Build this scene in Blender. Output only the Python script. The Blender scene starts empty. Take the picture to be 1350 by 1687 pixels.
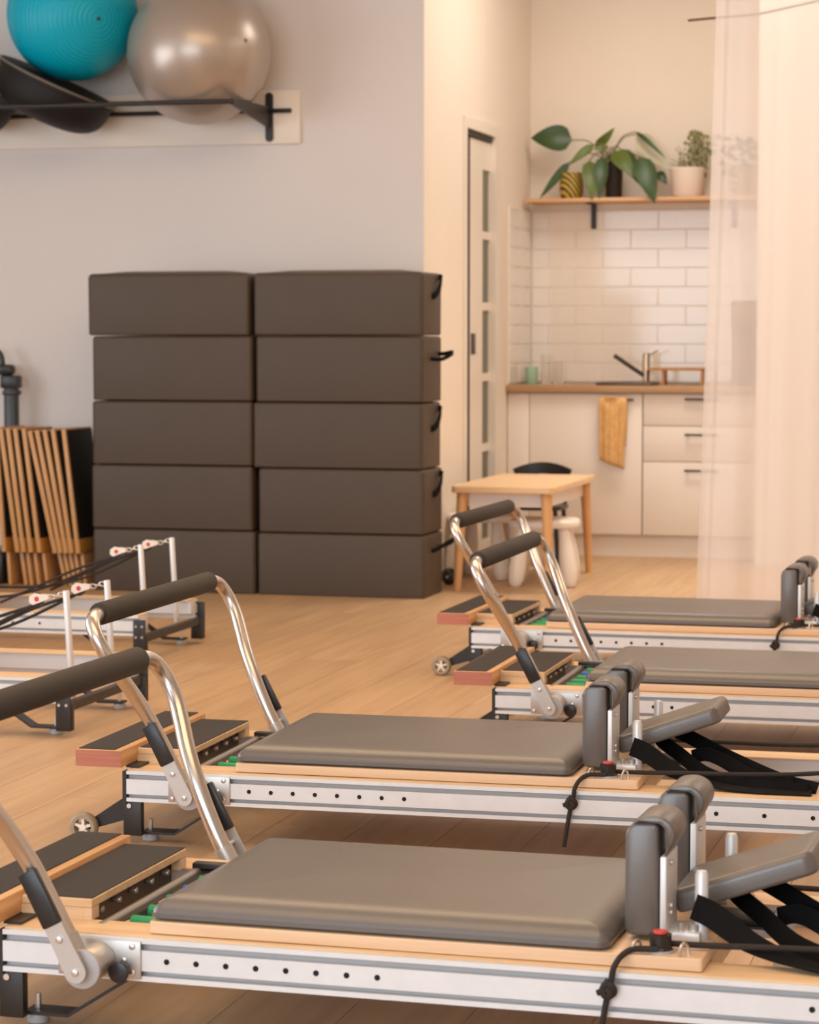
import bpy, bmesh, math, random
from mathutils import Vector, Matrix
random.seed(7)
S = bpy.context.scene
COL = S.collection
PI = math.pi

# ------------------------------------------------------------------ camera
cam_d = bpy.data.cameras.new('camera')
cam = bpy.data.objects.new('camera', cam_d)
COL.objects.link(cam)
S.camera = cam
cam_d.sensor_fit = 'HORIZONTAL'
cam_d.sensor_width = 36.0
cam_d.lens = 4123.3 / 1350.0 * 36.0
cam.location = (0, 0, 1.2186)
cam.rotation_euler = (PI / 2 - 0.0704, 0, 0.2577)
cam_d.clip_start = 0.1
cam_d.clip_end = 60
cam_d.dof.use_dof = True
cam_d.dof.focus_distance = 5.6
cam_d.dof.aperture_fstop = 9.0

# ------------------------------------------------------------------ world, lights, exposure
W = bpy.data.worlds.new('world')
S.world = W
W.use_nodes = True
W.node_tree.nodes['Background'].inputs[0].default_value = (0.80, 0.88, 1.0, 1)
W.node_tree.nodes['Background'].inputs[1].default_value = 0.6
S.view_settings.view_transform = 'Standard'
S.view_settings.look = 'None'
S.view_settings.exposure = 0.0
S.view_settings.gamma = 1.0
S.view_settings.use_curve_mapping = False


def area(name, loc, rot, sx, sy, power, color):
    d = bpy.data.lights.new(name, 'AREA')
    d.shape = 'RECTANGLE'
    d.size, d.size_y, d.energy, d.color = sx, sy, power, color
    o = bpy.data.objects.new(name, d)
    o.location = loc
    o.rotation_euler = rot
    COL.objects.link(o)
    return o


area('daylight_front_window', (-2.6, -2.35, 1.75), (PI / 2, 0, 0), 6.5, 2.4, 285, (0.75, 0.88, 1.0))
area('added_left_fill', (-7.9, 5.0, 1.7), (PI / 2, 0, -PI / 2), 6.5, 2.2, 215, (0.83, 0.92, 1.0))  # fill lamp added to brighten the back wall and the floor at left
area('ceiling_panel_near', (-1.5, 3.2, 3.55), (0, 0, 0), 3.6, 2.4, 66, (1.0, 0.70, 0.42))
area('ceiling_panel_middle', (-2.2, 7.6, 3.55), (0, 0, 0), 3.6, 2.4, 96, (1.0, 0.71, 0.43))
area('kitchen_ceiling_light', (-1.8, 12.35, 3.5), (0, 0, 0), 1.4, 1.2, 33, (1.0, 0.94, 0.86))
area('kitchen_floor_fill', (-1.75, 12.2, 3.45), (0, 0, 0), 0.9, 0.9, 10, (1.0, 0.92, 0.80)).data.spread = math.radians(75)  # extra lamp added only to lift the kitchen floor
area('right_bay_ceiling_light', (1.2, 10.6, 3.55), (0, 0, 0), 1.8, 2.4, 54, (1.0, 0.94, 0.86))


# ------------------------------------------------------------------ materials
def srgb(r, g, b):
    f = lambda c: (c / 255 / 12.92) if c / 255 <= 0.04045 else ((c / 255 + 0.055) / 1.055) ** 2.4
    return (f(r), f(g), f(b), 1)


def mat(name, col, rough=0.5, metal=0.0, spec=0.5, noise=0.0, nscale=20.0, bump=0.0, bscale=60.0, coat=0.0):
    m = bpy.data.materials.new(name)
    m.use_nodes = True
    nt = m.node_tree
    b = nt.nodes['Principled BSDF']
    b.inputs['Base Color'].default_value = col
    b.inputs['Roughness'].default_value = rough
    b.inputs['Metallic'].default_value = metal
    b.inputs['Specular IOR Level'].default_value = spec
    b.inputs['Coat Weight'].default_value = coat
    if noise > 0 or bump > 0:
        tc = nt.nodes.new('ShaderNodeTexCoord')
    if noise > 0:
        n = nt.nodes.new('ShaderNodeTexNoise')
        n.inputs['Scale'].default_value = nscale
        n.inputs['Detail'].default_value = 4
        nt.links.new(tc.outputs['Object'], n.inputs['Vector'])
        r = nt.nodes.new('ShaderNodeValToRGB')
        lo, hi = 1 - noise, 1 + noise
        r.color_ramp.elements[0].position = 0.3
        r.color_ramp.elements[1].position = 0.7
        r.color_ramp.elements[0].color = (col[0] * lo, col[1] * lo, col[2] * lo, 1)
        r.color_ramp.elements[1].color = (min(1, col[0] * hi), min(1, col[1] * hi), min(1, col[2] * hi), 1)
        nt.links.new(n.outputs['Fac'], r.inputs['Fac'])
        nt.links.new(r.outputs['Color'], b.inputs['Base Color'])
    if bump > 0:
        n2 = nt.nodes.new('ShaderNodeTexNoise')
        n2.inputs['Scale'].default_value = bscale
        n2.inputs['Detail'].default_value = 3
        nt.links.new(tc.outputs['Object'], n2.inputs['Vector'])
        bp = nt.nodes.new('ShaderNodeBump')
        bp.inputs['Strength'].default_value = bump
        bp.inputs['Distance'].default_value = 0.01
        nt.links.new(n2.outputs['Fac'], bp.inputs['Height'])
        nt.links.new(bp.outputs['Normal'], b.inputs['Normal'])
    return m


def wood(name, c1, c2, rough=0.5, axis='X', scale=6.0, random_tint=0.0):
    """wood grain stretched along one axis of the object"""
    m = bpy.data.materials.new(name)
    m.use_nodes = True
    nt = m.node_tree
    b = nt.nodes['Principled BSDF']
    b.inputs['Roughness'].default_value = rough
    tc = nt.nodes.new('ShaderNodeTexCoord')
    mp = nt.nodes.new('ShaderNodeMapping')
    sc = {'X': (0.7, 12, 12), 'Y': (12, 0.7, 12), 'Z': (12, 12, 0.7)}[axis]
    mp.inputs['Scale'].default_value = sc
    n = nt.nodes.new('ShaderNodeTexNoise')
    n.inputs['Scale'].default_value = scale
    n.inputs['Detail'].default_value = 5
    n.inputs['Distortion'].default_value = 0.6
    r = nt.nodes.new('ShaderNodeValToRGB')
    r.color_ramp.elements[0].position = 0.32
    r.color_ramp.elements[1].position = 0.68
    r.color_ramp.elements[0].color = c1
    r.color_ramp.elements[1].color = c2
    nt.links.new(tc.outputs['Object'], mp.inputs['Vector'])
    nt.links.new(mp.outputs['Vector'], n.inputs['Vector'])
    nt.links.new(n.outputs['Fac'], r.inputs['Fac'])
    out = r.outputs['Color']
    if random_tint > 0:
        oi = nt.nodes.new('ShaderNodeObjectInfo')
        ad = nt.nodes.new('ShaderNodeVectorMath')
        ad.operation = 'MULTIPLY_ADD'
        ad.inputs[1].default_value = (7.3, 3.1, 5.7)
        nt.links.new(oi.outputs['Random'], ad.inputs[0])
        nt.links.new(mp.outputs['Vector'], ad.inputs[2])
        nt.links.new(ad.outputs['Vector'], n.inputs['Vector'])
        mr = nt.nodes.new('ShaderNodeMapRange')
        mr.inputs['To Min'].default_value = 1 - random_tint
        mr.inputs['To Max'].default_value = 1 + random_tint
        nt.links.new(oi.outputs['Random'], mr.inputs['Value'])
        hs = nt.nodes.new('ShaderNodeHueSaturation')
        nt.links.new(mr.outputs['Result'], hs.inputs['Value'])
        nt.links.new(out, hs.inputs['Color'])
        out = hs.outputs['Color']
    nt.links.new(out, b.inputs['Base Color'])
    return m


M = {}
M['wall_cool'] = mat('wall_paint', srgb(226, 218, 214), 0.75, noise=0.015, nscale=2, bump=0.03, bscale=120)
M['wall_warm'] = mat('kitchen_wall_paint', srgb(242, 228, 212), 0.75, noise=0.015, nscale=2)
M['ceiling'] = mat('ceiling_paint', srgb(238, 234, 228), 0.8)
M['white_trim'] = mat('white_gloss_paint', srgb(240, 228, 214), 0.4)
M['floor_gap'] = mat('floor_gap', srgb(164, 128, 92), 0.7)
M['plank'] = wood('oak_plank', srgb(184, 147, 109), srgb(200, 164, 124), 0.45, 'Y', 2.2, 0.05)
M['vinyl'] = mat('grey_vinyl', srgb(98, 91, 86), 0.36, spec=0.9, noise=0.03, nscale=8, bump=0.04, bscale=220)
M['vinyl_box'] = mat('taupe_vinyl', srgb(80, 67, 56), 0.52, spec=0.35, noise=0.03, nscale=6, bump=0.03, bscale=200)
M['alu'] = mat('brushed_aluminium', srgb(226, 226, 227), 0.45, 0.35, noise=0.03, nscale=30)
M['slot'] = mat('slot_shade', srgb(182, 178, 176), 0.6)  # grey stands in for the shade inside the rail grooves
M['spring_bar'] = mat('spring_bar_steel', srgb(140, 134, 130), 0.4, 0.7)
M['alu_white'] = mat('satin_aluminium', srgb(225, 224, 224), 0.4, 0.3)
M['chrome'] = mat('satin_steel_tube', srgb(206, 196, 186), 0.27, 1.0)
M['steel_plate'] = mat('steel_plate', srgb(196, 190, 184), 0.42, 0.8)
M['bolt'] = mat('bolt_steel', srgb(215, 210, 205), 0.3, 0.9)
M['black'] = mat('black_steel', srgb(38, 33, 30), 0.45)
M['black_rubber'] = mat('black_rubber', srgb(32, 28, 26), 0.6, spec=0.3, noise=0.1, nscale=60)
M['foam'] = mat('black_foam_grip', srgb(58, 51, 45), 0.75, bump=0.1, bscale=300)
M['webbing'] = mat('black_webbing', srgb(22, 20, 20), 0.9, spec=0.15)
M['rope'] = mat('black_cord', srgb(48, 40, 36), 0.85, bump=0.4, bscale=400)
M['hole'] = mat('drilled_hole', srgb(14, 13, 13), 0.8)
M['grip'] = mat('grip_tape', srgb(62, 54, 49), 0.9, noise=0.15, nscale=250, bump=0.3, bscale=500)
M['maple'] = wood('maple', srgb(220, 180, 135), srgb(236, 202, 160), 0.42, 'X', 5)
M['maple_y'] = wood('maple_cross', srgb(208, 152, 98), srgb(226, 178, 124), 0.42, 'Y', 5)
M['redwood'] = wood('reddish_end_grain', srgb(176, 104, 84), srgb(196, 124, 98), 0.5, 'X', 6)
M['ply'] = wood('varnished_ply', srgb(224, 186, 148), srgb(236, 202, 166), 0.35, 'X', 5)
M['board_edge'] = wood('board_ply', srgb(196, 144, 92), srgb(214, 164, 108), 0.45, 'Z', 5)
M['board_foot'] = wood('board_foot', srgb(190, 128, 52), srgb(204, 146, 66), 0.5, 'Z', 5)
M['pine'] = wood('pine', srgb(226, 184, 138), srgb(240, 202, 156), 0.32, 'X', 4)
M['pine_leg'] = wood('pine_leg', srgb(214, 158, 102), srgb(230, 178, 122), 0.45, 'Z', 4)
M['shelf_wood'] = wood('shelf_wood', srgb(214, 166, 120), srgb(230, 184, 138), 0.5, 'X', 4)
M['bamboo'] = wood('bamboo', srgb(190, 128, 66), srgb(206, 146, 82), 0.45, 'X', 4)
M['worktop'] = wood('worktop', srgb(172, 132, 94), srgb(188, 148, 108), 0.42, 'X', 4)
M['cabinet'] = mat('white_cabinet', srgb(240, 228, 216), 0.38)
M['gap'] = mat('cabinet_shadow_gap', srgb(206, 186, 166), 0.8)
M['tile'] = mat('white_gloss_tile', srgb(243, 232, 220), 0.12, spec=0.5)
M['grout'] = mat('grout', srgb(240, 228, 214), 0.8)
M['handle'] = mat('dark_handle', srgb(78, 66, 58), 0.4, 0.5)
M['plastic_white'] = mat('white_plastic', srgb(240, 228, 216), 0.35)
M['plastic_grey'] = mat('grey_plastic', srgb(176, 172, 172), 0.4)
M['plastic_black'] = mat('black_plastic', srgb(36, 33, 33), 0.35)
M['red'] = mat('red_plastic', srgb(206, 70, 62), 0.4)
M['green'] = mat('green_plastic', srgb(26, 150, 90), 0.4)
M['blue'] = mat('blue_plastic', srgb(40, 100, 185), 0.4)
M['wheel'] = mat('wheel_urethane', srgb(158, 142, 118), 0.4)
M['teal'] = mat('teal_ball', srgb(0, 172, 198), 0.38, spec=0.35)
M['silver_ball'] = mat('silver_ball', srgb(182, 168, 156), 0.32, 0.45, spec=0.6)
M['dome_rim'] = mat('dome_rim', srgb(120, 106, 92), 0.4)
M['towel'] = mat('ochre_towel', srgb(224, 174, 112), 0.95, noise=0.12, nscale=40, bump=0.4, bscale=200)
M['mint'] = mat('mint_mug', srgb(172, 208, 178), 0.35)
M['leaf'] = mat('dark_leaf', srgb(50, 76, 26), 0.35, noise=0.25, nscale=9)
M['leaf_light'] = mat('mid_leaf', srgb(92, 110, 42), 0.4, noise=0.2, nscale=9)
M['leaf_pale'] = mat('pale_leaf_underside', srgb(196, 190, 164), 0.5, noise=0.08, nscale=9)
M['stem'] = mat('stem', srgb(120, 108, 60), 0.6)
M['foliage'] = mat('variegated_foliage', srgb(140, 136, 92), 0.6, noise=0.35, nscale=40)
M['pot_black'] = mat('black_pot', srgb(36, 30, 28), 0.45)
M['pot_white'] = mat('white_pot', srgb(240, 222, 208), 0.45)
M['pot_yellow'] = mat('yellow_pot', srgb(190, 158, 62), 0.5)
M['soil'] = mat('soil', srgb(60, 44, 34), 0.9)
M['brown_metal'] = mat('brown_metal', srgb(120, 84, 56), 0.5)
M['taupe'] = mat('taupe_plastic', srgb(120, 100, 86), 0.5)
M['dark_steel'] = mat('dark_sink_steel', srgb(110, 98, 88), 0.35, 0.7)
M['door_glass'] = mat('door_glass', srgb(88, 88, 68), 0.2, spec=0.4)
M['door_dark'] = mat('pocket_shade_brown', srgb(66, 44, 28), 0.8)  # dark brown stands in for shade in the door gap and pocket

# pot with black diagonal weave
m = M['pot_yellow']
nt = m.node_tree
tc = nt.nodes.new('ShaderNodeTexCoord')
wv = nt.nodes.new('ShaderNodeTexWave')
wv.wave_type = 'BANDS'
wv.bands_direction = 'DIAGONAL'
wv.inputs['Scale'].default_value = 17
wv.inputs['Distortion'].default_value = 0.6
rp = nt.nodes.new('ShaderNodeValToRGB')
rp.color_ramp.elements[0].position = 0.38
rp.color_ramp.elements[1].position = 0.5
rp.color_ramp.elements[0].color = srgb(60, 46, 22)
rp.color_ramp.elements[1].color = srgb(196, 164, 62)
nt.links.new(tc.outputs['Object'], wv.inputs['Vector'])
nt.links.new(wv.outputs['Fac'], rp.inputs['Fac'])
nt.links.new(rp.outputs['Color'], nt.nodes['Principled BSDF'].inputs['Base Color'])

# clear drinking glass and sheer curtain
m = bpy.data.materials.new('clear_glass')
m.use_nodes = True
nt = m.node_tree
b = nt.nodes['Principled BSDF']
b.inputs['Base Color'].default_value = (0.96, 0.95, 0.93, 1)
b.inputs['Roughness'].default_value = 0.05
b.inputs['Transmission Weight'].default_value = 1.0
b.inputs['IOR'].default_value = 1.2
M['glass'] = m

m = bpy.data.materials.new('sheer_voile')
m.use_nodes = True
nt = m.node_tree
nt.nodes.remove(nt.nodes['Principled BSDF'])
out = nt.nodes['Material Output']
df = nt.nodes.new('ShaderNodeBsdfDiffuse')
tl = nt.nodes.new('ShaderNodeBsdfTranslucent')
tp = nt.nodes.new('ShaderNodeBsdfTransparent')
for n in (df, tl):
    n.inputs['Color'].default_value = srgb(248, 241, 239)
mx = nt.nodes.new('ShaderNodeMixShader')
mx.inputs[0].default_value = 0.45
mx2 = nt.nodes.new('ShaderNodeMixShader')
mx2.inputs[0].default_value = 0.70
nt.links.new(df.outputs[0], mx.inputs[1])
nt.links.new(tl.outputs[0], mx.inputs[2])
nt.links.new(tp.outputs[0], mx2.inputs[1])
nt.links.new(mx.outputs[0], mx2.inputs[2])
nt.links.new(mx2.outputs[0], out.inputs['Surface'])
M['voile'] = m


# ------------------------------------------------------------------ mesh helpers
class MB:
    def __init__(self):
        self.bm = bmesh.new()

    def box(self, x0, x1, y0, y1, z0, z1, bev=0.0, seg=2, mtx=None):
        r = bmesh.ops.create_cube(self.bm, size=1.0)
        vs = r['verts']
        for v in vs:
            v.co = Vector((x0 + (v.co.x + 0.5) * (x1 - x0), y0 + (v.co.y + 0.5) * (y1 - y0), z0 + (v.co.z + 0.5) * (z1 - z0)))
        if bev > 0:
            es = list({e for v in vs for e in v.link_edges})
            q = bmesh.ops.bevel(self.bm, geom=es, offset=bev, segments=seg, affect='EDGES', profile=0.5)
            vs = list({v for f in q['faces'] for v in f.verts} | {v for v in vs if v.is_valid})
        if mtx is not None:
            bmesh.ops.transform(self.bm, matrix=mtx, verts=vs)
        return self

    def tube(self, pts, r, n=12, closed=False, caps=True, radii=None):
        pts = [Vector(p) for p in pts]
        k = len(pts)
        rings = []
        prev = None
        for i, p in enumerate(pts):
            if closed:
                t = (pts[(i + 1) % k] - pts[i - 1]).normalized()
            else:
                t = (pts[min(i + 1, k - 1)] - pts[max(i - 1, 0)]).normalized()
            if prev is None:
                a = Vector((0, 0, 1)) if abs(t.z) < 0.9 else Vector((1, 0, 0))
                u = t.cross(a).normalized()
            else:
                u = (prev - t * prev.dot(t)).normalized()
            prev = u
            w = t.cross(u)
            rr = radii[i] if radii else r
            rings.append([self.bm.verts.new(p + (u * math.cos(2 * PI * j / n) + w * math.sin(2 * PI * j / n)) * rr) for j in range(n)])
        for i in range(k if closed else k - 1):
            a, c = rings[i], rings[(i + 1) % k]
            for j in range(n):
                self.bm.faces.new((a[j], a[(j + 1) % n], c[(j + 1) % n], c[j]))
        if caps and not closed:
            self.bm.faces.new(rings[0][::-1])
            self.bm.faces.new(rings[-1])
        return self

    def cyl(self, p0, p1, r, n=16, r2=None, bev=0.0):
        p0, p1 = Vector(p0), Vector(p1)
        r2 = r if r2 is None else r2
        if bev > 0:
            d = (p1 - p0).normalized()
            return self.tube([p0, p0 + d * bev * 0.3, p0 + d * bev, p1 - d * bev, p1 - d * bev * 0.3, p1], r, n,
                             radii=[r - bev, r - bev * 0.3, r, r2, r2 - bev * 0.3, r2 - bev])
        return self.tube([p0, p1], r, n, radii=[r, r2])

    def lathe(self, prof, n=32, origin=(0, 0, 0), axis='Z', mtx=None):
        """prof: (radius, height) pairs; axis Z; mtx places it"""
        o = Vector(origin)
        rings = []
        vs = []
        for (r, h) in prof:
            if r < 1e-6:
                v = self.bm.verts.new(o + Vector((0, 0, h)))
                rings.append([v])
                vs.append(v)
            else:
                ring = [self.bm.verts.new(o + Vector((r * math.cos(2 * PI * j / n), r * math.sin(2 * PI * j / n), h))) for j in range(n)]
                rings.append(ring)
                vs += ring
        for a, c in zip(rings[:-1], rings[1:]):
            for j in range(n):
                j2 = (j + 1) % n
                if len(a) == 1 and len(c) == 1:
                    continue
                if len(a) == 1:
                    self.bm.faces.new((a[0], c[j2], c[j]))
                elif len(c) == 1:
                    self.bm.faces.new((a[j], a[j2], c[0]))
                else:
                    self.bm.faces.new((a[j], a[j2], c[j2], c[j]))
        if mtx is not None:
            bmesh.ops.transform(self.bm, matrix=mtx, verts=vs)
        return self

    def prism(self, poly, a0, a1, axis='Y', bev=0.0):
        """extrude a 2D polygon; axis Y: poly in (x,z); X: (y,z); Z: (x,y)"""
        def P(p, a):
            return {'Y': (p[0], a, p[1]), 'X': (a, p[0], p[1]), 'Z': (p[0], p[1], a)}[axis]
        A = [self.bm.verts.new(P(p, a0)) for p in poly]
        B = [self.bm.verts.new(P(p, a1)) for p in poly]
        n = len(poly)
        fs = [self.bm.faces.new(A), self.bm.faces.new(B[::-1])]
        for i in range(n):
            fs.append(self.bm.faces.new((A[i], B[i], B[(i + 1) % n], A[(i + 1) % n])))
        bmesh.ops.recalc_face_normals(self.bm, faces=fs)
        if bev > 0:
            es = list({e for f in fs for e in f.edges})
            bmesh.ops.bevel(self.bm, geom=es, offset=bev, segments=2, affect='EDGES', profile=0.5)
        return self

    def pillow(self, sx, sy, h, rc, re, crown=0.0, mtx=None, nc=6, sag=None, rz=None):
        """upholstered block centred at the origin in plan, from z 0 to h; rc plan corner, re edge rounding"""
        def outline(inset):
            pts = []
            r = max(rc - inset, 0.002)
            ax, ay = sx / 2 - inset, sy / 2 - inset
            for q, (cx_, cy_) in enumerate(((1, 1), (-1, 1), (-1, -1), (1, -1))):
                for i in range(nc + 1):
                    an = q * PI / 2 + i / nc * PI / 2
                    pts.append((cx_ * (ax - r) + r * math.cos(an), cy_ * (ay - r) + r * math.sin(an)))
            return pts
        levels = []
        rz = re if rz is None else rz
        ne = 5
        for i in range(ne + 1):
            an = PI / 2 * i / ne
            rb = min(re * 0.5, h * 0.3)
            levels.append((rb * (1 - math.sin(an)), rb * (1 - math.cos(an))))
        for i in range(ne + 1):
            an = PI / 2 * i / ne
            levels.append((re * (1 - math.cos(an)), h - crown - rz * (1 - math.sin(an))))
        mind = min(sx, sy) / 2
        for t in (0.12, 0.25, 0.4, 0.55, 0.75, 0.97):
            ins = re + (mind - re) * t
            levels.append((ins, h - crown + crown * (1 - math.cos(PI * t)) / 2))
        rings = []
        vs = []
        for ins, z in levels:
            ring = [self.bm.verts.new((x, y, z)) for x, y in outline(ins)]
            rings.append(ring)
            vs += ring
        n = len(rings[0])
        for a, c in zip(rings[:-1], rings[1:]):
            for j in range(n):
                self.bm.faces.new((a[j], a[(j + 1) % n], c[(j + 1) % n], c[j]))
        self.bm.faces.new(rings[0][::-1])
        self.bm.faces.new(rings[-1])
        if sag:
            for v in vs:
                v.co = Vector(sag(v.co))
        if mtx is not None:
            bmesh.ops.transform(self.bm, matrix=mtx, verts=vs)
        return self

    def ribbon(self, pts, wdir, width, th):
        """flat band along pts; wdir one vector or a list"""
        pts = [Vector(p) for p in pts]
        k = len(pts)
        rows = []
        for i, p in enumerate(pts):
            t = (pts[min(i + 1, k - 1)] - pts[max(i - 1, 0)]).normalized()
            w = Vector(wdir[i] if isinstance(wdir, list) else wdir)
            w = (w - t * w.dot(t)).normalized()
            nn = t.cross(w)
            rows.append([self.bm.verts.new(p + w * (sx * width / 2) + nn * (sz * th / 2)) for sx, sz in ((-1, -1), (1, -1), (1, 1), (-1, 1))])
        for a, c in zip(rows[:-1], rows[1:]):
            for j in range(4):
                self.bm.faces.new((a[j], a[(j + 1) % 4], c[(j + 1) % 4], c[j]))
        self.bm.faces.new(rows[0][::-1])
        self.bm.faces.new(rows[-1])
        return self

    def sphere(self, c, r, u=20, v=12, sc=(1, 1, 1)):
        q = bmesh.ops.create_uvsphere(self.bm, u_segments=u, v_segments=v, radius=r)
        for w in q['verts']:
            w.co = Vector((w.co.x * sc[0] + c[0], w.co.y * sc[1] + c[1], w.co.z * sc[2] + c[2]))
        return self

    def build(self, name, material, parent=None, smooth=True, angle=40, loc=None):
        me = bpy.data.meshes.new(name)
        bmesh.ops.recalc_face_normals(self.bm, faces=self.bm.faces[:])
        self.bm.to_mesh(me)
        self.bm.free()
        me.materials.append(material)
        if smooth:
            for p in me.polygons:
                p.use_smooth = True
            me.set_sharp_from_angle(angle=math.radians(angle))
        o = bpy.data.objects.new(name, me)
        COL.objects.link(o)
        if parent is not None:
            o.parent = parent
        if loc is not None:
            o.location = loc
        return o


def tag(o, label=None, cat=None, group=None, kind=None):
    for k, v in (('label', label), ('category', cat), ('group', group), ('kind', kind)):
        if v:
            o[k] = v
    return o


def empty(name, loc, rz=0, label=None, cat=None, group=None, kind=None):
    o = bpy.data.objects.new(name, None)
    o.empty_display_size = 0.1
    COL.objects.link(o)
    o.location = loc
    o.rotation_euler = (0, 0, rz)
    return tag(o, label, cat, group, kind)


def kids(o):
    return [c for c in bpy.data.objects if c.parent == o]


def copy_tree(o, parent=None):
    ch = kids(o)
    c = o.copy()
    COL.objects.link(c)
    c.parent = parent
    for k in ch:
        copy_tree(k, c)
    return c


def smooth_path(pts, sub=6):
    """Catmull-Rom through the points"""
    P = [Vector(p) for p in pts]
    P = [P[0] * 2 - P[1]] + P + [P[-1] * 2 - P[-2]]
    out = []
    for i in range(1, len(P) - 2):
        p0, p1, p2, p3 = P[i - 1], P[i], P[i + 1], P[i + 2]
        for s in range(sub):
            t = s / sub
            out.append(0.5 * ((2 * p1) + (p2 - p0) * t + (2 * p0 - 5 * p1 + 4 * p2 - p3) * t * t + (3 * p1 - p0 - 3 * p2 + p3) * t ** 3))
    out.append(P[-2])
    return out


T = Matrix.Translation
RX = lambda a: Matrix.Rotation(a, 4, 'X')
RY = lambda a: Matrix.Rotation(a, 4, 'Y')
RZ = lambda a: Matrix.Rotation(a, 4, 'Z')

# ------------------------------------------------------------------ the room
WY = 11.75          # back wall of the studio
CX = -3.024         # where that wall ends and the kitchen opens
KB = 14.21          # kitchen back wall
NX = -1.60          # right side of the kitchen niche
CEIL = 3.6
XL, XR, Y0 = -8.0, 4.0, -2.5

fl = tag(MB().box(XL, XR, Y0, KB + 0.2, -0.06, -0.006).build('floor', M['floor_gap'], smooth=False), kind='structure')
pw_ = 0.22
plank_mesh = None
px_ = -6.3
row = 0
while px_ < 1.0:
    y_ = 2.4 - (row * 0.77) % 2.1
    while y_ < KB:
        # only where the frame can see the floor
        lo = -0.44 * y_ - 0.7 - 0.25
        hi = -0.09 * y_ + 0.9
        if lo - 0.5 < px_ < hi + 0.35 and not (px_ + pw_ > NX + 0.1 and y_ > 12.9) and not (px_ < CX - 0.2 and y_ > WY):
            if plank_mesh is None:
                p = MB().box(0, pw_ - 0.0013, 0, 2.1 - 0.0013, -0.006, 0.0).build('plank', M['plank'], fl, smooth=False)
                plank_mesh = p.data
            else:
                p = bpy.data.objects.new('plank', plank_mesh)
                COL.objects.link(p)
                p.parent = fl
            p.location = (px_, y_, 0)
        y_ += 2.1
    px_ += pw_
    row += 1

tag(MB().box(XL, XR, Y0, KB + 0.2, CEIL, CEIL + 0.1).build('ceiling', M['ceiling'], smooth=False), kind='structure')
tag(MB().box(XL, CX - 0.004, WY, WY + 0.14, 0, CEIL).build('wall_back', M['wall_cool'], smooth=False), kind='structure')
tag(MB().box(XL - 0.1, XL, Y0, WY + 0.14, 0, CEIL).build('wall_left', M['wall_cool'], smooth=False), kind='structure')
tag(MB().box(XR, XR + 0.1, Y0, KB + 0.2, 0, CEIL).build('wall_right', M['wall_warm'], smooth=False), kind='structure')
tag(MB().box(NX, XR, 13.25, KB, 0, CEIL).build('wall_niche', M['wall_warm'], smooth=False), kind='structure')
# wall behind the camera with its wide shop window
wf = MB()
wf.box(XL, XR, Y0 - 0.1, Y0, 0, 0.5)
wf.box(XL, XR, Y0 - 0.1, Y0, 3.0, CEIL)
wf.box(XL, -6.0, Y0 - 0.1, Y0, 0.5, 3.0)
wf.box(0.9, XR, Y0 - 0.1, Y0, 0.5, 3.0)
tag(wf.build('wall_front', M['wall_cool'], smooth=False), kind='structure')

# unseen windows: the shop front, and a left one added around the fill lamp
def window(name, box_fn, n, m0, m1):
    w = empty(name, (0, 0, 0), kind='structure')
    for i in range(n + 1):
        f_ = i / n
        MB().box(*box_fn(f_ * (m1 - m0) + m0 - 0.03, f_ * (m1 - m0) + m0 + 0.03, 0.5, 3.0)).build('mullion', M['white_trim'], w, smooth=False)
    for z_ in (0.5, 2.94):
        MB().box(*box_fn(m0, m1, z_, z_ + 0.06)).build('rail', M['white_trim'], w, smooth=False)
    MB().box(*box_fn(m0, m1, 0.5, 3.0, 0.01)).build('pane', M['glass'], w, smooth=False)


window('window_1', lambda a, b_, z0, z1, t=0.06: (a, b_, Y0 - 0.05 - t / 2, Y0 - 0.05 + t / 2, z0, z1), 4, -6.0, 0.9)
window('added_window', lambda a, b_, z0, z1, t=0.06: (XL + 0.001, XL + 0.001 + t, a, b_, z0, z1), 4, 1.6, 8.4)  # added frame for the left fill lamp; the wall behind it is solid

# door wall: opening Y 12.60 .. 13.25, top 2.29
DY0, DY1, DZ = 12.60, 13.265, 2.285
wd = MB()
wd.box(CX - 0.12, CX, WY + 0.14, DY0, 0, CEIL)
wd.box(CX - 0.004, CX, WY + 0.001, WY + 0.14, 0, CEIL)
wd.box(CX - 0.12, CX, DY1, KB, 0, CEIL)
wd.box(CX - 0.12, CX, DY0, DY1, DZ, CEIL)
wd.build('wall_kitchen_side', M['wall_warm'], smooth=False)
tag(bpy.data.objects['wall_kitchen_side'], kind='structure')
kbw = tag(MB().box(CX - 0.12, NX, KB, KB + 0.12, 0, CEIL).build('wall_kitchen', M['wall_warm'], smooth=False), kind='structure')

# pocket of the sliding door and the door leaf with five panes
dr = empty('door_1', (CX - 0.06, DY0, 0), kind='structure')
MB().box(0.0, 0.038, 0.055, 0.193, 0, DZ - 0.031).build('gap_shade_strip', M['door_dark'], dr, smooth=False)  # strip added to draw the shaded gap beside the leaf
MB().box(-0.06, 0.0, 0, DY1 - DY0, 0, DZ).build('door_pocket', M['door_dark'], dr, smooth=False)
f = MB()
f.box(0.005, 0.04, 0.195, 0.48, 0, DZ - 0.035)
ys0, ys1 = 0.48, DY1 - DY0 - 0.002
zb = [0.216, 0.595, 0.974, 1.353, 1.732]
f.box(0.005, 0.04, ys0, ys1, 0, 0.12)
f.box(0.005, 0.04, ys0, ys1, 2.10, DZ - 0.035)
for z in zb:
    f.box(0.007, 0.038, ys0, ys1, z, z + 0.042)
leaf = f.build('door_leaf', M['white_trim'], dr, smooth=False)
for z0, z1 in zip([0.12] + [q + 0.042 for q in zb], zb + [2.10]):
    MB().box(0.018, 0.028, ys0, ys1, z0, z1).build('pane', M['door_glass'], leaf, smooth=False)
MB().box(0.0395, 0.046, 0.215, 0.30, 1.12, 1.23, 0.002).build('door_pull', M['handle'], leaf)
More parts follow.
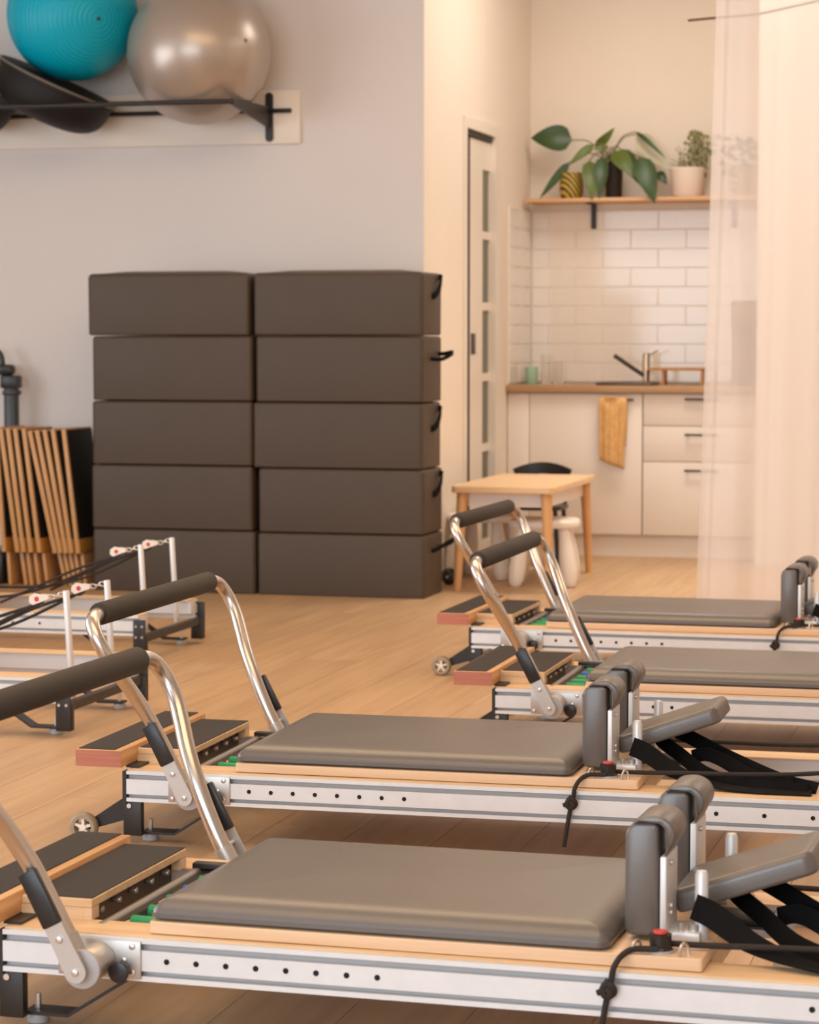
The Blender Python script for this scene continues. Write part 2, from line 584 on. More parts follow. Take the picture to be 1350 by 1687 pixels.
MB().box(-0.035, 0.052, 0.002, DY1 - DY0 - 0.002, DZ - 0.03, DZ - 0.001).build('track', M['black'], dr, smooth=False)
a = MB()
a.box(CX, CX + 0.012, DY0 - 0.06, DY0, 0, DZ + 0.06)
a.box(CX, CX + 0.012, DY1, DY1 + 0.10, 0, DZ + 0.06)
a.box(CX, CX + 0.012, DY0, DY1, DZ, DZ + 0.06)
tag(a.build('trim_1', M['white_trim'], smooth=False), kind='structure')

# tiles on the kitchen back wall, running bond, and the short return on the side wall
TW, TH = 0.318, 0.1085
grout = MB().box(CX + 0.002, NX - 0.002, KB - 0.006, KB, 0.95, 1.935).build('grout_bed', M['grout'], kbw, smooth=False)
tile_me = {}


def tile(name_key, dims, loc, parent):
    if name_key not in tile_me:
        o = MB().box(0, dims[0], 0, dims[1], 0, dims[2], 0.0015, 1).build('tile', M['tile'], parent)
        tile_me[name_key] = o.data
    else:
        o = bpy.data.objects.new('tile', tile_me[name_key])
        COL.objects.link(o)
        o.parent = parent
    o.location = loc


for r in range(9):
    z = 0.955 + r * TH
    x = -3.30 + (0.16 if r % 2 else 0) + 0.07
    while x < NX:
        x0 = max(x, CX + 0.012)
        x1 = min(x + TW - 0.004, NX - 0.004)
        if x1 - x0 > 0.03:
            tile(('b', round(x1 - x0, 3)), (x1 - x0, 0.006, TH - 0.004), (x0, KB - 0.0085 - 0.001 * random.random(), z), kbw)
        x += TW
sw_ = bpy.data.objects['wall_kitchen_side']
MB().box(CX, CX + 0.006, 13.62, KB - 0.015, 0.95, 1.935).build('grout_bed', M['grout'], sw_, smooth=False)
for r in range(9):
    for q in range(2):
        tile(('s', q), (0.006, 0.275, TH - 0.004), (CX + 0.0025, 13.625 + q * 0.279, 0.955 + r * TH), sw_)

# ------------------------------------------------------------------ kitchen units
KF = 13.60          # cabinet fronts
X0k, Xs1, Xs2, X1k = CX + 0.004, -2.896, -2.262, NX - 0.02
wt = tag(MB().box(X0k - 0.004, X1k + 0.005, KF - 0.04, KB - 0.02, 0.905, 0.942, 0.004).build('worktop', M['worktop']),
         'long brown wood-look kitchen worktop carrying the sink and mug', 'worktop')
cab = empty('base_cabinet', (X0k, KF, 0), 0, 'white sink cabinet with one wide door, ochre towel over its pull', 'cabinet')
w1 = Xs2 - X0k
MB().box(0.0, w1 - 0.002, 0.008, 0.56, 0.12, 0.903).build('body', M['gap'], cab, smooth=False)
MB().box(0, Xs1 - X0k - 0.002, 0, 0.0079, 0.125, 0.9, 0.002).build('filler_panel', M['cabinet'], cab)
dd = MB().box(Xs1 - X0k + 0.002, w1 - 0.003, 0, 0.0079, 0.125, 0.9, 0.002).build('door', M['cabinet'], cab)
hb = MB()
hb.box(0.570, 0.712, -0.038, -0.028, 0.862, 0.874, 0.002)
hb.box(0.578, 0.588, -0.03, 0.0, 0.864, 0.872)
hb.box(0.696, 0.706, -0.03, 0.0, 0.864, 0.872)
hb.build('handle', M['handle'], dd)
MB().box(0, w1, 0.045, 0.06, 0, 0.12).build('plinth', M['cabinet'], cab, smooth=False)
du = empty('drawer_unit', (Xs2, KF, 0), 0, 'white three-drawer cabinet right of the sink door, partly behind the curtain', 'cabinet')
w2 = X1k - Xs2
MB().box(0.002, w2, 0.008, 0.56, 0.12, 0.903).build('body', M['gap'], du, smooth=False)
for z0, z1, zh in ((0.727, 0.9, 0.872), (0.531, 0.722, 0.678), (0.125, 0.526, 0.482)):
    q = MB().box(0.004, w2 - 0.002, 0, 0.0079, z0, z1, 0.002).build('drawer', M['cabinet'], du)
    h = MB()
    h.box(0.236, 0.420, -0.034, -0.024, zh - 0.006, zh + 0.006, 0.002)
    h.box(0.246, 0.256, -0.026, 0.0, zh - 0.004, zh + 0.004)
    h.box(0.400, 0.410, -0.026, 0.0, zh - 0.004, zh + 0.004)
    h.build('handle', M['handle'], q)
MB().box(0, w2, 0.045, 0.06, 0, 0.12).build('plinth', M['cabinet'], du, smooth=False)

# towel over the door pull
bm = MB()
nu, nv = 18, 26
L1, L2 = 0.37, 0.26
grid = []
for i in range(nv + 1):
    rowv = []
    t = i / nv
    for j in range(nu + 1):
        u = j / nu
        s = t * (L1 + L2)
        fold = 0.010 * math.sin(u * 9 + 1.0) * min(1, abs(s - L2) / 0.1) + 0.005 * math.sin(u * 21)
        x = -2.492 + u * 0.142 + 0.012 * math.sin(s * 7) * (u - 0.4)
        if s < L2:      # back fall
            y = KF - 0.020 + 0.3 * fold
            z = 0.872 - (L2 - s)
        else:
            y = KF - 0.052 - 0.020 * min(1, (s - L2) / 0.25) + fold
            z = 0.872 - (s - L2) + (0.05 * (0.7 - u) if i > nv - 6 else 0) * (i - nv + 6) / 6 
        if abs(s - L2) < 0.02:
            y = KF - 0.036 + fold * 0.3
            z = 0.883
        rowv.append(bm.bm.verts.new((x, y, z)))
    grid.append(rowv)
for i in range(nv):
    for j in range(nu):
        bm.bm.faces.new((grid[i][j], grid[i][j + 1], grid[i + 1][j + 1], grid[i + 1][j]))
tw = tag(bm.build('hand_towel', M['towel'], angle=180), 'ochre terry towel hanging over the white cabinet door pull', 'towel')
sd = tw.modifiers.new('thickness', 'SOLIDIFY')
sd.thickness = 0.006

# sink tray with raised rim, tap, rack, mug, glasses, drinks machine
WZ = 0.942
sk = empty('sink', (-2.42, 13.85, WZ), 0, 'dark steel inset sink and drainer in the brown worktop', 'sink')
MB().box(-0.13, 0.19, -0.13, 0.13, 0.0, 0.018, 0.008).build('rim', M['dark_steel'], sk)
MB().box(-0.11, 0.17, -0.11, 0.11, 0.018, 0.0195).build('basin', M['handle'], sk, smooth=False)
MB().lathe([(0, 0.0195), (0.022, 0.0195), (0.024, 0.022), (0.012, 0.023), (0, 0.0225)], 16, (0.03, 0, 0)).build('drain', M['bolt'], sk)
tp_ = empty('tap', (-2.312, 14.01, WZ), 0, 'chrome kitchen tap with a dark slanted spout behind the sink', 'tap')
MB().lathe([(0, 0), (0.026, 0), (0.026, 0.008), (0.022, 0.014), (0.022, 0.165), (0.018, 0.178), (0, 0.18)], 20).build('body', M['chrome'], tp_)
MB().tube([(-0.015, -0.01, 0.055), (-0.06, -0.02, 0.085), (-0.175, -0.045, 0.165)], 0.012, 12).build('spout', M['handle'], tp_)
MB().tube([(0.0, 0, 0.168), (0.03, 0, 0.172), (0.065, 0, 0.192)], 0.005, 8).build('lever', M['chrome'], tp_)
rk = empty('dish_stand', (-2.24, 13.98, WZ), 0, 'low bamboo dish stand on the worktop right of the tap', 'stand')
MB().box(-0.05, 0.265, -0.07, 0.07, 0.082, 0.096, 0.003).build('top_board', M['bamboo'], rk)
for x in (0.03, 0.25):
    MB().box(x, x + 0.014, -0.065, 0.065, 0, 0.082).build('leg', M['bamboo'], rk)
tg = empty('mug', (-2.955, 13.93, WZ), 0, 'mint green mug at the left end of the worktop', 'mug')
MB().lathe([(0, 0), (0.033, 0), (0.036, 0.004), (0.037, 0.1), (0.034, 0.1), (0.033, 0.008), (0, 0.007)], 24).build('cup', M['mint'], tg)
MB().tube(smooth_path([(0.0, 0.035, 0.08), (0.0, 0.06, 0.07), (0.0, 0.06, 0.035), (0.0, 0.035, 0.025)]), 0.005, 8).build('handle', M['mint'], tg)


def glass(x, y, h, r, label):
    o = MB().lathe([(0, 0), (r * 0.85, 0), (r * 0.9, 0.004), (r, h), (r - 0.003, h), (r * 0.9 - 0.003, 0.012), (0, 0.01)], 20).build('drinking_glass', M['glass'], loc=(x, y, WZ))
    tag(o, label, 'glass', 'drinking glasses by the mug')


glass(-2.872, 13.95, 0.17, 0.033, 'tall clear drinking glass just right of the mint mug')
glass(-2.815, 14.02, 0.13, 0.031, 'shorter clear glass farthest right of the mint mug')
dm = empty('drinks_machine', (-1.735, 13.93, WZ), 0, 'tall taupe counter appliance seen through the sheer curtain', 'appliance')
MB().box(-0.085, 0.085, -0.09, 0.11, 0.0, 0.04, 0.008).build('base', M['taupe'], dm)
MB().box(-0.085, 0.085, 0.0, 0.11, 0.041, 0.47, 0.01).build('tower', M['taupe'], dm)
MB().box(-0.08, 0.08, -0.085, 0.0, 0.33, 0.465, 0.01).build('head', M['taupe'], dm)
MB().cyl((0, -0.045, 0.29), (0, -0.045, 0.33), 0.012, 12).build('nozzle', M['handle'], dm)

# ------------------------------------------------------------------ shelf with plants
SZ = 1.992
SY0, SY1 = 13.96, KB
sh = empty('wall_shelf', (CX, KB, SZ), 0, 'long pale wood shelf above the white tiles with plants on it', 'shelf')
MB().box(0.02, NX - CX - 0.01, -0.25, 0, -0.022, 0, 0.003).build('board', M['shelf_wood'], sh)
for x in (0.375, 1.18):
    b = MB()
    b.box(x - 0.014, x + 0.014, -0.03, -0.0165, -0.165, -0.022)
    b.box(x - 0.014, x + 0.014, -0.20, -0.03, -0.030, -0.0225)
    b.build('bracket', M['black'], sh, smooth=False)

# helper: pixel of the photograph on the plane y = const, worked out for the camera above
CAMF = Vector((-math.sin(.2577) * math.cos(.0704), math.cos(.2577) * math.cos(.0704), -math.sin(.0704)))
CAMR = Vector((math.cos(.2577), math.sin(.2577), 0))
CAMU = CAMR.cross(CAMF)


def at(px, py, Y):
    r = CAMF + CAMR * ((px - 675) / 4123.3) - CAMU * ((py - 843.5) / 4123.3)
    return Vector((0, 0, 1.2186)) + r * (Y / r.y)


def shp(x, y, Y=14.08):         # pixel in the shelf close-up
    return at(860 + x / 4.219, 190 + y / 4.219, Y)


def leaf_mesh(mb, base, tip, width, nrm, droop=0.02, tipsharp=0.9, cup=0.2):
    base, tip = Vector(base), Vector(tip)
    ax = tip - base
    L = ax.length
    d = ax.normalized()
    n = Vector(nrm)
    n = (n - d * n.dot(d)).normalized()
    w = d.cross(n)
    N = 8
    rows = []
    for i in range(N + 1):
        t = i / N
        prof = (math.sin(PI * min(1, t ** 0.62))) ** 0.8 if t < 1 else 0
        hw = width / 2 * max(prof, 0.02)
        c = base + ax * t + n * (droop * math.sin(PI * t))
        rows.append([mb.bm.verts.new(c + w * (hw * s) + n * (cup * hw * (abs(s) ** 1.5))) for s in (-1, -0.55, 0, 0.55, 1)])
    for a_, c_ in zip(rows[:-1], rows[1:]):
        for j in range(4):
            mb.bm.faces.new((a_[j], a_[j + 1], c_[j + 1], c_[j]))


FN = Vector((0.22, -1, 0.25))
pl = empty('broadleaf_plant', (shp(640, 585).x, 14.08, SZ), 0, 'broad dark-leaved plant in a black pot, middle of the shelf', 'plant')
pl_o = Vector(pl.location)
MB().lathe([(0, 0), (0.042, 0), (0.046, 0.005), (0.052, 0.20), (0.054, 0.205), (0.048, 0.205), (0.046, 0.19), (0, 0.19)], 24).build('pot', M['pot_black'], pl)
crown = shp(600, 250) - pl_o
leaves = [
    ((350, 172), (65, 158), 185, 'leaf', 14.05, 14.02, FN, 0.015),
    ((515, 215), (645, 85), 66, 'leaf_light', 14.08, 14.06, Vector((0.8, -0.8, 0.2)), 0.015),
    ((500, 205), (325, 350), 62, 'leaf_light', 14.06, 14.0, FN, 0.015),
    ((335, 325), (125, 580), 60, 'leaf', 14.04, 14.0, FN, 0.012),
    ((470, 315), (490, 590), 112, 'leaf_light', 14.02, 13.95, FN, 0.02),
    ((560, 285), (540, 588), 96, 'leaf', 14.03, 13.96, FN, 0.02),
    ((640, 250), (790, 440), 120, 'leaf_light', 14.02, 13.96, FN, 0.02),
    ((820, 290), (925, 612), 150, 'leaf', 14.0, 13.94, FN, 0.02),
    ((690, 235), (840, 500), 110, 'leaf', 14.03, 13.97, FN, 0.02),
    ((800, 130), (1030, 375), 135, 'leaf_pale', 14.08, 14.04, FN, -0.02),
    ((792, 112), (1000, 300), 34, 'leaf', 14.06, 14.02, FN, 0.012),
    ((940, 395), (1010, 480), 70, 'leaf', 14.08, 14.06, FN, 0.01),
    ((590, 225), (500, 235), 60, 'leaf_light', 14.03, 14.0, FN, 0.01),
]
stems = MB()
for (b0, t0, wpx, mk, Yb, Yt, nr, dp) in leaves:
    B = shp(b0[0], b0[1], Yb) - pl_o
    Tt = shp(t0[0], t0[1], Yt) - pl_o
    mb = MB()
    leaf_mesh(mb, B, Tt, wpx / 4.219 / 283, nr, dp)
    lf = mb.build('leaf', M[mk], pl, angle=180)
    mid = (crown + B) / 2 + Vector((0, -0.01, 0.02))
    stems.tube(smooth_path([(0, 0, 0.19), crown * 0.6 + Vector((0, 0, 0.05)), mid, B], 4), 0.0035, 6)
stems.build('stems', M['stem'], pl)
yp = empty('patterned_pot', (shp(350, 585).x, 14.06, SZ), 0, 'small yellow pot with black diagonal pattern on the shelf', 'pot')
MB().lathe([(0, 0), (0.055, 0), (0.066, 0.03), (0.068, 0.08), (0.058, 0.148), (0.052, 0.148), (0.055, 0.08), (0, 0.06)], 28).build('bowl', M['pot_yellow'], yp)
MB().lathe([(0, 0.135), (0.054, 0.135)], 20).build('soil', M['soil'], yp)
# bushy small-leaved plant in a white pot
wp = empty('bushy_plant', (shp(1150, 585).x, 14.08, SZ), 0, 'bushy variegated small-leaved plant in a white pot beside the curtain', 'plant')
wo = Vector(wp.location)
MB().lathe([(0, 0), (0.07, 0), (0.085, 0.02), (0.10, 0.16), (0.095, 0.165), (0.09, 0.15), (0, 0.15)], 28).build('pot', M['pot_white'], wp)
mb = MB()
for i in range(150):
    px = random.gauss(1215, 55)
    py = random.uniform(125, 400) if px > 1130 else random.uniform(240, 430)
    px = min(px, 1400)
    P = shp(px, py, 14.08 + random.uniform(-0.06, 0.06)) - wo
    an = random.uniform(0, 2 * PI)
    L = random.uniform(0.018, 0.035)
    leaf_mesh(mb, P, P + Vector((math.cos(an) * L, random.uniform(-.01, .01), math.sin(an) * L)), L * 0.75,
              Vector((random.uniform(-.6, .6), -1, random.uniform(-.4, .6))), 0.004)
tag(mb.build('foliage', M['foliage'], wp, angle=180), kind='stuff')
st = MB()
for i in range(12):
    P = shp(random.uniform(1010, 1290), random.uniform(170, 380), 14.08) - wo
    st.tube(smooth_path([(0, 0, 0.14), P * 0.5 + Vector((0, 0, 0.08)), P], 4), 0.002, 5)
st.build('stems', M['stem'], wp)
y2 = empty('ochre_pot', (-1.79, 14.05, SZ), 0, 'ochre pot with trailing plant at the shelf end behind the curtain', 'plant')
MB().lathe([(0, 0), (0.05, 0), (0.06, 0.15), (0.056, 0.15), (0.05, 0.12), (0, 0.12)], 24).build('pot', M['pot_yellow'], y2)
mb = MB()
for i in range(60):
    P = Vector((random.gauss(0.03, 0.07), random.gauss(0, 0.03), random.uniform(0.14, 0.33)))
    an = random.uniform(0, 2 * PI)
    L = random.uniform(0.03, 0.05)
    leaf_mesh(mb, P, P + Vector((math.cos(an) * L, -0.01, math.sin(an) * L)), L * 0.7, Vector((random.uniform(-.6, .6), -1, .3)), 0.004)
tag(mb.build('foliage', M['leaf'], y2, angle=180), kind='stuff')

# ------------------------------------------------------------------ sheer curtain and its rail
cu = MB()
CY = 10.62
nx, nz = 260, 14
rows = []
for i in range(nz + 1):
    z = 0.015 + (3.35 - 0.015) * i / nz
    rowv = []
    for j in range(nx + 1):
        u = j / nx
        xl = -1.545 + 0.026 * z
        x = xl + u * 2.9
        ph = u * 2.9 * 2 * PI / 0.23
        amp = 0.020 * (0.7 + 0.3 * math.sin(u * 23 + 1)) * (1.0 if u > 0.02 else 0.4)
        y = CY + amp * math.sin(ph + 0.7 * math.sin(u * 17)) + 0.005 * math.sin(ph * 2.3 + z * 0.8) + 0.02 * math.sin(z * 1.3 + u * 9)
        x += 0.012 * math.cos(ph)
        rowv.append(cu.bm.verts.new((x, y, z)))
    rows.append(rowv)
for i in range(nz):
    for j in range(nx):
        cu.bm.faces.new((rows[i][j], rows[i][j + 1], rows[i + 1][j + 1], rows[i + 1][j]))
tag(cu.build('sheer_curtain', M['voile'], angle=180), 'long sheer white curtain hanging at the right of the kitchen', 'curtain')
cr = MB()
cr.tube(smooth_path([(-1.62, 10.86, 2.574), (-1.49, 10.86, 2.582), (-1.32, 10.86, 2.592), (-1.18, 10.87, 2.618), (-1.02, 10.90, 2.66), (-0.7, 10.95, 2.8), (0.2, 11.0, 3.2), (1.0, 11.0, CEIL)], 5), 0.006, 8)
tag(cr.build('curved_wire', M['brown_metal']), 'thin brown curved wire running behind the top of the sheer curtain', 'wire')
rl = empty('curtain_track', (0, CY, 3.36), 0, 'white curtain track carrying the sheer curtain from the ceiling', 'track')
MB().box(-1.55, 1.5, -0.05, 0.05, 0.0, 0.03).build('track_bar', M['white_trim'], rl, smooth=False)
for x in (-1.3, 0.0, 1.3):
    MB().box(x - 0.015, x + 0.015, -0.015, 0.015, 0.03, CEIL - 3.36).build('hanger', M['white_trim'], rl, smooth=False)

# ------------------------------------------------------------------ stack of foam boxes
SY = 11.18
blk_dims = [
    (-4.534, -3.726, 1.2195, 1.527, 'left', 5), (-4.513, -3.712, 0.912, 1.2195, 'left', 4), (-4.518, -3.714, 0.607, 0.912, 'left', 3),
    (-4.522, -3.713, 0.301, 0.607, 'left', 2), (-4.519, -3.702, 0.0, 0.301, 'left', 1),
    (-3.702, -2.883, 1.2195, 1.527, 'right', 5), (-3.694, -2.883, 0.910, 1.2195, 'right', 4), (-3.707, -2.885, 0.601, 0.910, 'right', 3),
    (-3.683, -2.879, 0.297, 0.601, 'right', 2), (-3.687, -2.875, 0.0, 0.297, 'right', 1)]
lev = {5: 'topmost', 4: 'second from top', 3: 'middle', 2: 'second from the floor', 1: 'lowest, on the floor'}
extra = {('left', 5): ', black handle showing', ('right', 4): ', strap sticking out', ('right', 1): ''}
for (x0, x1, z0, z1, side, lv) in blk_dims:
    e = empty('foam_box', ((x0 + x1) / 2, SY + 0.178, z0), 0,
              'taupe vinyl foam box, %s in the %s stack%s' % (lev[lv], side, extra.get((side, lv), '')), 'foam box', 'vinyl foam boxes stacked against the wall')
    w_, h_ = x1 - x0, z1 - z0
    ph = random.uniform(0, 6)

    def sag(c, w_=w_, h_=h_, ph=ph):
        bul = 0.004 * math.sin(PI * c.z / h_)
        return (c.x * (1 + 2 * bul / w_) + 0.001 * math.sin(c.z * 20 + ph), c.y * (1 + 2 * bul / 0.356), c.z - 0.003 * (abs(c.x) / w_ * 2) ** 4 * (c.z / h_))
    crown = 0.012 if lv == 5 else 0.001
    MB().pillow(w_, 0.356, h_ - 0.001, 0.02, 0.02 if lv == 5 else 0.014, crown, sag=sag, nc=4).build('cover', M['vinyl_box'], e, angle=60)
    hx = w_ / 2
    for s in (1, -1):
        if side == 'right' and s == 1 or side == 'left' and s == -1:
            hz = h_ * 0.72
            y0 = 0.02
            out_ = (side == 'right' and lv in (4, 1)) or (side == 'left' and lv == 5)
            mb = MB()
            if side == 'right' and lv == 4:
                path = [(hx - 0.01, -0.04, hz - 0.02), (hx + 0.02, -0.03, hz - 0.025), (hx + 0.055, -0.01, hz - 0.022), (hx + 0.085, 0.03, hz + 0.0), (hx + 0.075, 0.08, hz + 0.008), (hx + 0.03, 0.10, hz), (hx - 0.01, 0.105, hz)]
            elif side == 'right' and lv == 1:
                path = [(hx - 0.01, -0.04, hz - 0.005), (hx + 0.02, -0.035, hz + 0.005), (hx + 0.06, -0.01, hz + 0.03), (hx + 0.085, 0.04, hz + 0.05), (hx + 0.06, 0.09, hz + 0.03), (hx - 0.01, 0.10, hz)]
            elif out_:
                path = [(-hx + 0.01, -0.06, hz - 0.01), (-hx - 0.02, -0.055, hz), (-hx - 0.03, -0.01, hz - 0.005), (-hx - 0.015, 0.06, hz - 0.01), (-hx + 0.01, 0.07, hz - 0.01)]
            else:
                q = s * hx
                path = [(q - s * 0.01, -0.02, hz - 0.035), (q + s * 0.008, -0.01, hz - 0.04), (q + s * 0.02, 0.03, hz - 0.015), (q + s * 0.022, 0.08, hz + 0.03), (q + s * 0.012, 0.12, hz + 0.05), (q - s * 0.01, 0.125, hz + 0.05)]
            mb.ribbon(smooth_path(path, 5), (0, 0.3, 1), 0.028 if not (side == 'right' and lv in (4, 1)) else 0.018, 0.007)
            mb.build('strap_handle', M['webbing'], e)

# ------------------------------------------------------------------ jump boards leaning in a row
tops = [-5.043, -5.017, -4.979, -4.941, -4.896, -4.868, -4.830, -4.789, -4.745, -4.688]
bots = [-5.012, -4.942, -4.910, -4.872, -4.827, -4.745, -4.717, -4.688, -4.660, -4.625]
bl = ['outermost on the left and the most upright', 'second from the left', 'third from the left', 'fourth from the left', 'just left of the wide gap',
      'just right of the wide gap', 'fourth from the right end', 'third from the right end', 'second from the right end', 'right-hand one, black padded face showing']
BT = 0.021
for i, (t_, b_) in enumerate(zip(tops, bots)):
    t_ -= 0.008
    an = math.atan2(b_ - t_, 0.615)
    e = empty('jump_board', (b_ + (b_ - t_) / 0.615 * 0.165, 11.25, 0), 0, 'plywood jump board beside the foam boxes, ' + bl[i], 'jump board', 'plywood jump boards leaning in a row')
    e.rotation_euler = (0, -an, 0)
    lift = BT * 0.5 * math.sin(an)
    zz = lift + 0.001
    MB().box(-BT / 2, BT / 2, 0, 0.33, 0.165 + zz, 0.772 + zz, 0.003).build('panel', M['board_edge'], e)
    MB().box(BT / 2, BT / 2 + 0.005, 0.012, 0.325, 0.235 + zz, 0.764 + zz, 0.003).build('pad', M['black_rubber'], e)
    MB().box(BT / 2 - 0.001, BT / 2 + 0.003, 0.002, 0.33, 0.165 + zz, 0.233 + zz, 0.001).build('lower_batten', M['board_foot'], e)
    MB().box(-BT / 2 + 0.002, BT / 2 - 0.002, 0.05, 0.28, zz, 0.164 + zz, 0.002).build('tongue', M['board_edge'], e)
# black equipment stand at the left edge behind the boards
es = empty('equipment_stand', (-5.14, 11.62, 0), 0, 'black equipment stand at the left edge rising behind the jump boards', 'stand')
MB().box(-0.10, 0.09, -0.30, 0.06, 0, 0.16, 0.02).build('base', M['plastic_black'], es)
MB().box(-0.015, 0.045, -0.03, 0.03, 0.16, 0.985, 0.006).build('post', M['plastic_black'], es)
MB().box(-0.03, 0.058, -0.04, 0.04, 0.955, 1.02, 0.008).build('clamp', M['plastic_black'], es)
MB().box(-0.02, 0.055, -0.035, 0.035, 0.922, 0.944, 0.004).build('clamp_ring', M['plastic_black'], es)
MB().box(-0.09, 0.03, -0.04, 0.04, 1.02, 1.075, 0.02).build('head', M['plastic_black'], es)
MB().tube(smooth_path([(-0.03, 0, 1.06), (-0.04, 0, 1.12), (-0.08, 0, 1.16)]), 0.014, 10).build('neck', M['plastic_black'], es)

# ------------------------------------------------------------------ ball rack with balls and domes
rk = empty('ball_rack', (-3.797, WY, 2.28), 0, 'black steel ball rack on a white backing board on the studio wall', 'rack')
MB().box(-3.2, 0.155, -0.02, 0, -0.13, 0.13, 0.004).build('backing_board', M['white_trim'], rk)
for x in (0.0, -2.3):
    b = MB()
    b.prism([(x - 0.019 + 0.019 * (1 - math.cos(a)), 0.10 + 0.019 * math.sin(a)) for a in [PI * i / 10 for i in range(11)]] +
            [(x + 0.019 - 0.019 * (1 - math.cos(a)), -0.10 - 0.019 * math.sin(a)) for a in [PI * i / 10 for i in range(11)]], -0.032, -0.02, 'Y')
    b.build('mount_plate', M['black'], rk)
    b = MB()
    b.prism([(-0.03, 0.05), (-0.03, -0.05), (-0.06, -0.05), (-0.595, 0.012), (-0.595, 0.04)], x - 0.006, x + 0.006, 'X')
    b.build('arm', M['black'], rk)
MB().cyl((-2.9, -0.590, 0.027), (0.012, -0.590, 0.027), 0.012, 12).build('front_rail', M['black'], rk)
MB().cyl((-2.9, -0.042, 0.03), (0.012, -0.042, 0.03), 0.011, 12).build('rear_rail', M['black'], rk)
MB().cyl((0.0, -0.035, 0.03), (0.115, -0.035, 0.03), 0.011, 12, bev=0.004).build('end_peg', M['black'], rk)

# teal ball with moulded rings
tb = empty('exercise_ball', (-4.69, WY - 0.345, 2.762), 0, 'teal ribbed exercise ball on the wall rack', 'exercise ball')
R = 0.312
prof = []
N = 150
for i in range(N + 1):
    an = PI * i / N
    rr = R
    if 0.05 < an < 1.45 or PI - 1.45 < an < PI - 0.05:
        rr = R + 0.0022 * math.sin(an * 84)
    prof.append((max(0, rr * math.sin(an)), -rr * math.cos(an)))
prof[0] = (0, prof[0][1])
prof[-1] = (0, prof[-1][1])
axis = Vector((0.70, -0.68, -0.16)).normalized()
rot = axis.to_track_quat('Z', 'Y').to_matrix().to_4x4()
MB().lathe(prof, 72, mtx=rot).build('shell', M['teal'], tb, angle=180)
MB().cyl(axis * (R - 0.004), axis * (R + 0.003), 0.009, 14).build('plug', M['plastic_black'], tb)
sb = empty('exercise_ball', (-4.045, WY - 0.346, 2.566), 0, 'large silver exercise ball on the wall rack beside the teal one', 'exercise ball')
R = 0.342
axis = Vector((0.857, -0.507, 0.08)).normalized()
rot = axis.to_track_quat('Z', 'Y').to_matrix().to_4x4()
prof = [(R * math.sin(PI * i / 72), -R * math.cos(PI * i / 72)) for i in range(73)]
prof[0] = (0, -R)
prof[-1] = (0, R)
MB().lathe(prof, 72, mtx=rot).build('shell', M['silver_ball'], sb, angle=180)
MB().cyl(axis * (R - 0.004), axis * (R + 0.003), 0.009, 14).build('plug', M['dome_rim'], sb)


def dome(loc, tilt, R, label):
    e = empty('balance_dome', loc, 0, label, 'balance dome', 'black balance domes on the wall rack')
    e.rotation_euler = (0, tilt, 0)
    pr = [(0, -0.185)]
    for i in range(1, 17):
        d = 0.185 * (1 - (i / 16) ** 1.5)
        pr.append((R * 0.97 * (1 - (d / 0.186) ** 3) ** (1 / 3), -d))
    MB().lathe(pr, 56).build('dome', M['black_rubber'], e, angle=60)
    MB().lathe([(R * 0.97, -0.004), (R, -0.002), (R, 0.016), (R * 0.97, 0.022), (0, 0.022)], 56).build('platform', M['black_rubber'], e, angle=30)
    MB().tube([(R * math.cos(2 * PI * i / 56), R * math.sin(2 * PI * i / 56), 0.018) for i in range(56)], 0.006, 8, closed=True).build('rim', M['dome_rim'], e)
    return e


dome((-4.785, WY - 0.325, 2.43), math.radians(25.5), 0.30, 'black balance dome tilted under the teal ball on the rack')
dome((-5.30, WY - 0.325, 2.44), math.radians(25.5), 0.30, 'black balance dome at the left edge of the rack')

# ------------------------------------------------------------------ children's corner
tbl = empty('childrens_table', (-2.60, 12.12, 0), 0, 'small pale pine table standing before the kitchen cabinets', 'table')
MB().pillow(0.50, 1.10, 0.034, 0.03, 0.008, 0.0, T((0, 0, 0.47))).build('tabletop', M['pine'], tbl)
ap = MB()
ap.box(-0.19, 0.19, -0.46, -0.445, 0.40, 0.47)
ap.box(-0.19, 0.19, 0.445, 0.46, 0.40, 0.47)
ap.box(-0.20, -0.185, -0.46, 0.46, 0.40, 0.47)
ap.box(0.185, 0.20, -0.46, 0.46, 0.40, 0.47)
ap.build('apron', M['plastic_white'], tbl, smooth=False)
for sx, sy in ((1, 1), (1, -1), (-1, 1), (-1, -1)):
    MB().cyl((sx * 0.205, sy * 0.49, 0.47), (sx * 0.225, sy * 0.515, 0), 0.027, 14, r2=0.018).build('leg', M['pine_leg'], tbl)
tbl.location.y = 12.13


def stool(loc, rz, label):
    e = empty('childrens_stool', loc, rz, label, 'stool', 'white rounded stools at the small table')
    MB().pillow(0.345, 0.31, 0.045, 0.10, 0.02, 0.004, T((0, 0, 0.285))).build('seat', M['plastic_white'], e)
    for sx, sy in ((1, 1), (1, -1), (-1, 1), (-1, -1)):
        a_ = Vector((sx * 0.10, sy * 0.10, 0.29))
        b_ = Vector((sx * 0.135, sy * 0.13, 0.0))
        pts = [a_.lerp(b_, t) for t in (0, 0.2, 0.45, 0.7, 0.88, 0.96, 1.0)]
        MB().tube(pts, 0.03, 14, radii=[0.026, 0.032, 0.040, 0.043, 0.038, 0.030, 0.020]).build('leg', M['plastic_white'], e)
    return e


